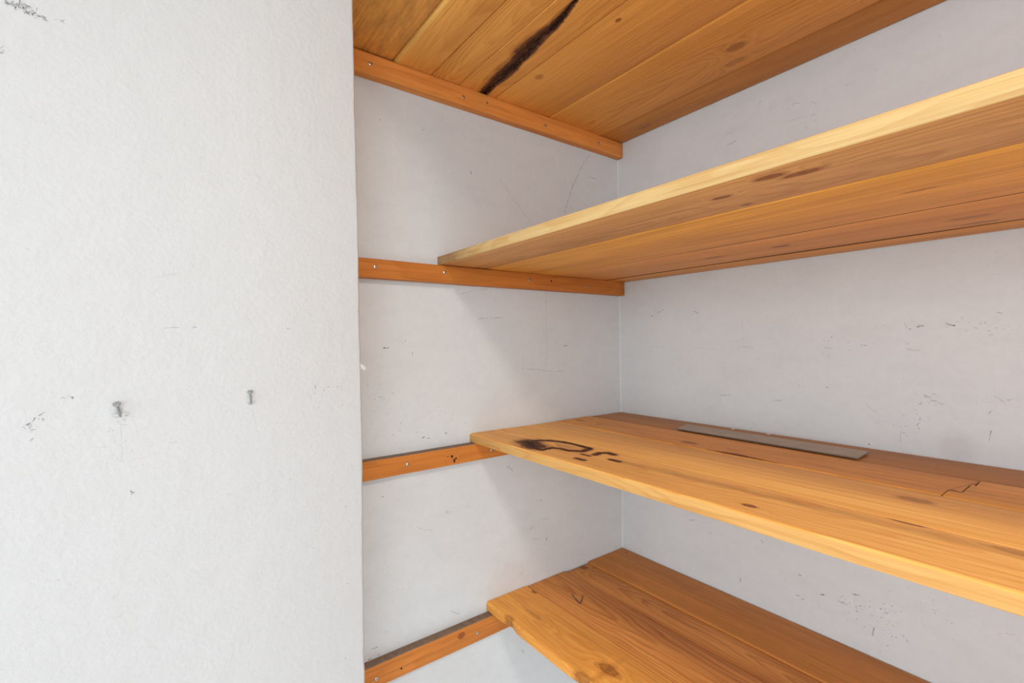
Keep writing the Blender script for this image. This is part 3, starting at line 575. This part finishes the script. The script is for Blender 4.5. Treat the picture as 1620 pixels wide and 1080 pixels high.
# ---------------------------------------------------------------- battens on the side wall
BT = 0.019
def batten(label, ztop, zbot, front_drop, screws, holes, mat, top_mat=None, seed=0):
    root = tag(empty('shelf_batten', (0, -0.372, zbot)), label, 'batten', 'battens screwed to the side wall')
    sec = []; h = ztop - zbot; rr = 0.0016
    sec = corner_arc(rr * 0.3, rr * 0.3, rr * 0.3, math.pi) + corner_arc(BT - rr, rr, rr, 1.5 * math.pi) + corner_arc(BT - rr, h - rr, rr, 0) + corner_arc(rr * 0.3, h - rr * 0.3, rr * 0.3, 0.5 * math.pi)
    n = len(sec); ys = [-0.744 + 0.742 * i / 30 for i in range(31)]
    ys = ys[:-1] + [-0.0035, -0.0012]
    V, Fc, mi = [], [], []
    for i, y in enumerate(ys):
        for (xx, zz) in sec:
            up = zz > h * 0.5
            w = 0.0006 * noise.noise(Vector((y * 9, seed * 3.3, 1.0 if up else 2.0)))
            drop = front_drop * min(1.0, max(0.0, -y / 0.6)) if up else 0
            X = xx
            if i == len(ys) - 1: X = BT / 2 + (xx - BT / 2) * 0.82; zz = h / 2 + (zz - h / 2) * 0.92
            V.append((X, y + 0.372, zz + w - drop))
    for i in range(len(ys) - 1):
        for j in range(n):
            a, b = i * n + j, i * n + (j + 1) % n
            Fc.append((a, b, b + n, a + n))
            mi.append(1 if (top_mat and sec[j][1] > h - rr * 0.8 and sec[(j + 1) % n][1] > h - rr * 0.8) else 0)
    Fc.append(tuple(range(n - 1, -1, -1))); mi.append(0); Fc.append(tuple(range((len(ys) - 1) * n, len(ys) * n))); mi.append(0)
    new_obj('batten_board', V, Fc, [mat, top_mat] if top_mat else [mat], root, mi, smooth=True)
    for (y, z) in screws:                        # countersunk steel head with a cross recess, in a dark sunk ring
        V, Fc, mi = [], [], []
        N = 14
        rings = [(0.0042, 0.0002, 1), (0.0033, -0.0004, 1), (0.0030, 0.0006, 0), (0.0018, 0.0011, 0)]
        for rad_, off, _ in rings:
            V += [(BT + off, rad_ * math.cos(2 * math.pi * k / N), rad_ * math.sin(2 * math.pi * k / N)) for k in range(N)]
        for q in range(3):
            for k in range(N):
                a, b = q * N + k, q * N + (k + 1) % N
                Fc.append((a, b, b + N, a + N)); mi.append(1 if q == 0 else 0)
        Fc.append(tuple(range(3 * N, 4 * N))); mi.append(0)
        for ang in (0.4, 0.4 + math.pi / 2):
            k = len(V); ca, sa = math.cos(ang), math.sin(ang)
            V += [(BT + 0.00125, ca * p - sa * q, sa * p + ca * q) for p, q in ((-0.0016, -0.0003), (0.0016, -0.0003), (0.0016, 0.0003), (-0.0016, 0.0003))]
            Fc.append((k, k + 1, k + 2, k + 3)); mi.append(1)
        so = new_obj('screw', V, Fc, [M_STEEL, M_HOLE], root, mi)
        so.location = (0, y + 0.372, z - zbot)
    for (y, z, rad_) in holes:
        N = 9
        V = [(BT + 0.0003, rad_ * math.cos(2 * math.pi * k / N) * (1 + 0.25 * math.sin(k * 2.3)), rad_ * 1.2 * math.sin(2 * math.pi * k / N)) for k in range(N)]
        ho = new_obj('nail_hole', V, [tuple(range(N))], M_HOLE, root); ho.location = (0, y + 0.372, z - zbot)
    return root
B_L, B_D = srgb(216, 136, 62), srgb(168, 94, 38)
def wb(i, **k):
    d = dict(light=B_L, dark=B_D, along='Y', seed=120 + i, contrast=0.5, streak=0.5, rough=0.5); d.update(k)
    return wood(f'batten_pine_{i}', **d)
dust = flat('dusty_batten_top', srgb(146, 122, 102), 0.9, vary=0.35, scale=90, bump_mm=0.6)
batten('topmost batten, under the highest plank shelf', 1.9647, 1.9268, 0.0, [(-0.6761, 1.9456), (-0.4854, 1.9430), (-0.2685, 1.9417), (-0.0937, 1.9433)], [(-0.4281, 1.9482, 0.0016)], wb(0, py=0.15, pz=0.0, slope=0.0, ring=0.006, light=srgb(246, 162, 82), dark=srgb(192, 114, 50)), seed=1)
batten('second batten from the top, under the shelf with the pale front edge', 1.6013, 1.5657, 0.0012, [(-0.6717, 1.5861), (-0.5329, 1.5864), (-0.3201, 1.5853), (-0.1442, 1.5815)], [(-0.2567, 1.5873, 0.002)], wb(1, py=0.12, pz=0.01, slope=0.01, ring=0.005), seed=2)
batten('third batten from the top, with dusty upper edge and dark knot specks', 1.2420, 1.2073, 0.0, [(-0.6153, 1.2248), (-0.4275, 1.2232)], [], wb(2, py=0.10, pz=0.0, slope=0.01, ring=0.005,
       knots=[(-0.150, 0.019, 0.004, 0.03, 0.0)]), dust, seed=3)
batten('lowest batten in view, with one round knot and a dusty top', 0.8792, 0.8385, 0.0, [(-0.6796, 0.8548), (-0.4682, 0.8563)], [(-0.6329, 0.8536, 0.0018)], wb(3, py=0.10, pz=0.0, slope=0.01, ring=0.005), dust, seed=4)
# knots on the front faces of the two lower battens
def knot(root, y, z, ry, rz, dark):
    N = 16
    V = [(BT + 0.0004, 0, 0)] + [(BT + 0.0002, ry * math.cos(2 * math.pi * k / N) * (1 + 0.12 * math.sin(k * 3.1)), rz * math.sin(2 * math.pi * k / N) * (1 + 0.12 * math.cos(k * 2.3))) for k in range(N)]
    o = new_obj('knot', V, [(0, 1 + k, 1 + (k + 1) % N) for k in range(N)], dark, root)
    o.location = (0, y - root.location.y, z - root.location.z)
M_KNOT = wood('knot_wood', srgb(166, 94, 42), srgb(112, 58, 26), py=0.0, pz=0.0, slope=0.0, ring=0.0018, along='Y', seed=5)
M_KDARK = flat('dark_knot', srgb(58, 28, 16), 0.7, vary=0.5, scale=200)
bat = [o for o in bpy.data.objects if o.name.startswith('shelf_batten')]
bat.sort(key=lambda o: -o.location.z)
knot(bat[3], -0.5059, 0.8655, 0.0085, 0.0062, M_KNOT)
knot(bat[2], -0.5221, 1.2248, 0.0028, 0.0026, M_KDARK); knot(bat[2], -0.517, 1.2155, 0.0022, 0.0045, M_KDARK); knot(bat[2], -0.531, 1.2255, 0.0014, 0.0012, M_KDARK)
knot(bat[2], -0.513, 1.2195, 0.0022, 0.0018, M_KDARK)

# ---------------------------------------------------------------- small things
# flat grey strip lying on the third shelf
V, Fc = [], []
pts = [(0.2335, -0.0555), (0.2485, -0.1165), (0.5705, -0.1195), (0.5660, -0.0560)]
zs = 1.2617
cx, cyc = 0.40, -0.088
k = 0.0006
V = [(a - cx, b - cyc, 0.0) for a, b in pts] + [(a - cx, b - cyc, 0.0018 - k) for a, b in pts] + [((a - cx) * 0.997, (b - cyc) * 0.98, 0.0018) for a, b in pts]
Fc = [(3, 2, 1, 0), (8, 9, 10, 11)]; mi = [0, 0]
for q in range(4):
    w = (q + 1) % 4
    Fc += [(q, w, w + 4, q + 4), (q + 4, w + 4, w + 8, q + 8)]; mi += [1, 1]
Fc[0] = (0, 3, 2, 1)
st = new_obj('flat_strip', V, Fc, [M_STRIP, M_STRIP_E], None, mi, loc=(cx, cyc, zs))
tag(st, 'flat grey strip lying near the back of the third plank shelf', 'strip')
# flakes of white paint beside it
for i, (x, y, l, lab) in enumerate([(0.317, -0.0200, 0.0085, 'small white paint flake behind the grey strip, the left one of two'), (0.3895, -0.0205, 0.0095, 'small white paint flake behind the grey strip, the right one of two')]):
    q = [(-1, -0.1), (-0.5, -0.35), (0.3, -0.4), (1, -0.05), (0.6, 0.3), (-0.4, 0.4)]
    V = [(a * l / 2, b * l / 2, 0) for a, b in q] + [(a * l / 2 * 0.9, b * l / 2 * 0.8, 0.0007 + 0.0005 * a) for a, b in q]
    Fc = [tuple(range(5, -1, -1)), tuple(range(6, 12))] + [(k, (k + 1) % 6, (k + 1) % 6 + 6, k + 6) for k in range(6)]
    tag(new_obj('paint_flake', V, Fc, M_FLAKE, None, loc=(x, y, 1.2600)), lab, 'paint flake', 'paint flakes on the third shelf')
# curl of paint on the plaster corner
V, Fc = [], []
for i in range(7):
    q = i / 6
    y, z = 0.0 + 0.0095 * q, 0.0 - 0.0115 * q + 0.003 * q * q
    wd = 0.0012 + 0.0022 * q * (1.25 - q)
    V += [(0, y - wd * 0.5, z - wd), (0.0012 * math.sin(q * 3), y + wd * 0.5, z + wd), (-0.0012, y, z)]
for i in range(6):
    a = i * 3
    for j in range(3):
        b = (j + 1) % 3
        Fc.append((a + j, a + b, a + 3 + b, a + 3 + j))
Fc += [(2, 1, 0), (18, 19, 20)]
o = new_obj('paint_curl', V, Fc, M_ENTRY, wall_entry, smooth=True); o.location = (WX - 0.002, -0.7570, 1.4215)

# the two nails in the white wall, bent upwards
def nail(label, y, z, dy, dz, out, r_sh, r_hd, chip):
    root = tag(empty('nail', (WX, y, z)), label, 'nail', 'nails in the white wall')
    d = Vector((out, dy, dz)); L = d.length; d.normalize()
    a = d.cross(Vector((0, 0.3, 1))).normalized(); b = d.cross(a)
    def lathe(name, prof, N=14):
        V = []; Fc = []
        for (s, rd) in prof:
            for k in range(N):
                th = 2 * math.pi * k / N
                V.append(tuple(d * s + a * rd * math.cos(th) + b * rd * math.sin(th)))
        for i in range(len(prof) - 1):
            for k in range(N):
                p, q = i * N + k, i * N + (k + 1) % N
                Fc.append((p, q, q + N, p + N))
        Fc.append(tuple(range(N - 1, -1, -1))); Fc.append(tuple(range((len(prof) - 1) * N, len(prof) * N)))
        return new_obj(name, V, Fc, M_NAIL, root, smooth=True)
    lathe('shank', [(-0.004, r_sh), (L * 0.3, r_sh), (L - 0.0012, r_sh), (L - 0.0004, r_sh * 1.3)])
    lathe('head', [(L - 0.0006, r_sh), (L - 0.0003, r_hd), (L + 0.0006, r_hd * 1.02), (L + 0.0011, r_hd * 0.8), (L + 0.0012, r_hd * 0.3)])
    if chip:                                     # lifted paint round the nail
        V = []; N = 12
        for k in range(N):
            th = 2 * math.pi * k / N
            rr_ = chip * (1 + 0.35 * math.sin(2.7 * k))
            V += [(0.0003, 0.0012 * math.cos(th), 0.0012 * math.sin(th)), (0.0012 + 0.0006 * math.sin(k * 1.9), rr_ * 1.5 * math.cos(th), rr_ * 0.5 * math.sin(th) + 0.001)]
        Fc = [(2 * k, 2 * ((k + 1) % N), 2 * ((k + 1) % N) + 1, 2 * k + 1) for k in range(N)]
        new_obj('lifted_paint', V, Fc, M_ENTRY, root)
nail('bent nail in the white wall, leaning to the left, nearer the photo edge', -1.0158, 1.3756, -0.0020, 0.0135, 0.011, 0.0013, 0.0036, 0.005)
nail('upright bent nail in the white wall, nearer the plaster corner', -0.8915, 1.3775, -0.0020, 0.0150, 0.010, 0.0011, 0.0032, 0.003)

# ---------------------------------------------------------------- ceiling lamp in front of the recess
lamp = tag(empty('ceiling_lamp', (LAMP[0], LAMP[1], RZ)), 'round white glass ceiling lamp in front of the recess', 'lamp')
def lathe_z(name, prof, mat, parent, N=28):
    V = [(rd * math.cos(2 * math.pi * k / N), rd * math.sin(2 * math.pi * k / N), zz) for rd, zz in prof for k in range(N)]
    Fc = [(i * N + k, i * N + (k + 1) % N, (i + 1) * N + (k + 1) % N, (i + 1) * N + k) for i in range(len(prof) - 1) for k in range(N)]
    Fc += [tuple(range(N)), tuple(range(len(prof) * N - 1, (len(prof) - 1) * N - 1, -1))]
    return new_obj(name, V, Fc, mat, parent, smooth=True)
lathe_z('canopy', [(0.06, 0.0), (0.06, -0.02), (0.02, -0.035), (0.012, -0.04), (0.012, -0.10), (0.10, -0.11)], M_FRAME, lamp)
gt = NT('lamp_glass')
gt.put(gt.bsdf.inputs['Base Color'], (0.9, 0.88, 0.84, 1)); gt.put(gt.bsdf.inputs['Emission Color'], (1, 0.9, 0.76, 1)); gt.put(gt.bsdf.inputs['Emission Strength'], 6.0)
lathe_z('glass_shade', [(0.10, -0.112), (0.125, -0.13), (0.13, -0.16), (0.11, -0.19), (0.06, -0.21), (0.02, -0.215)], gt.mat, lamp)
ld = bpy.data.lights.new('lamp_light', 'AREA'); ld.shape = 'DISK'; ld.size = 0.24; ld.energy = LAMP_POWER; ld.color = (1.0, 0.94, 0.86)
lo = bpy.data.objects.new('lamp_light', ld); COL.objects.link(lo); lo.location = (LAMP[0], LAMP[1], LAMP[2])
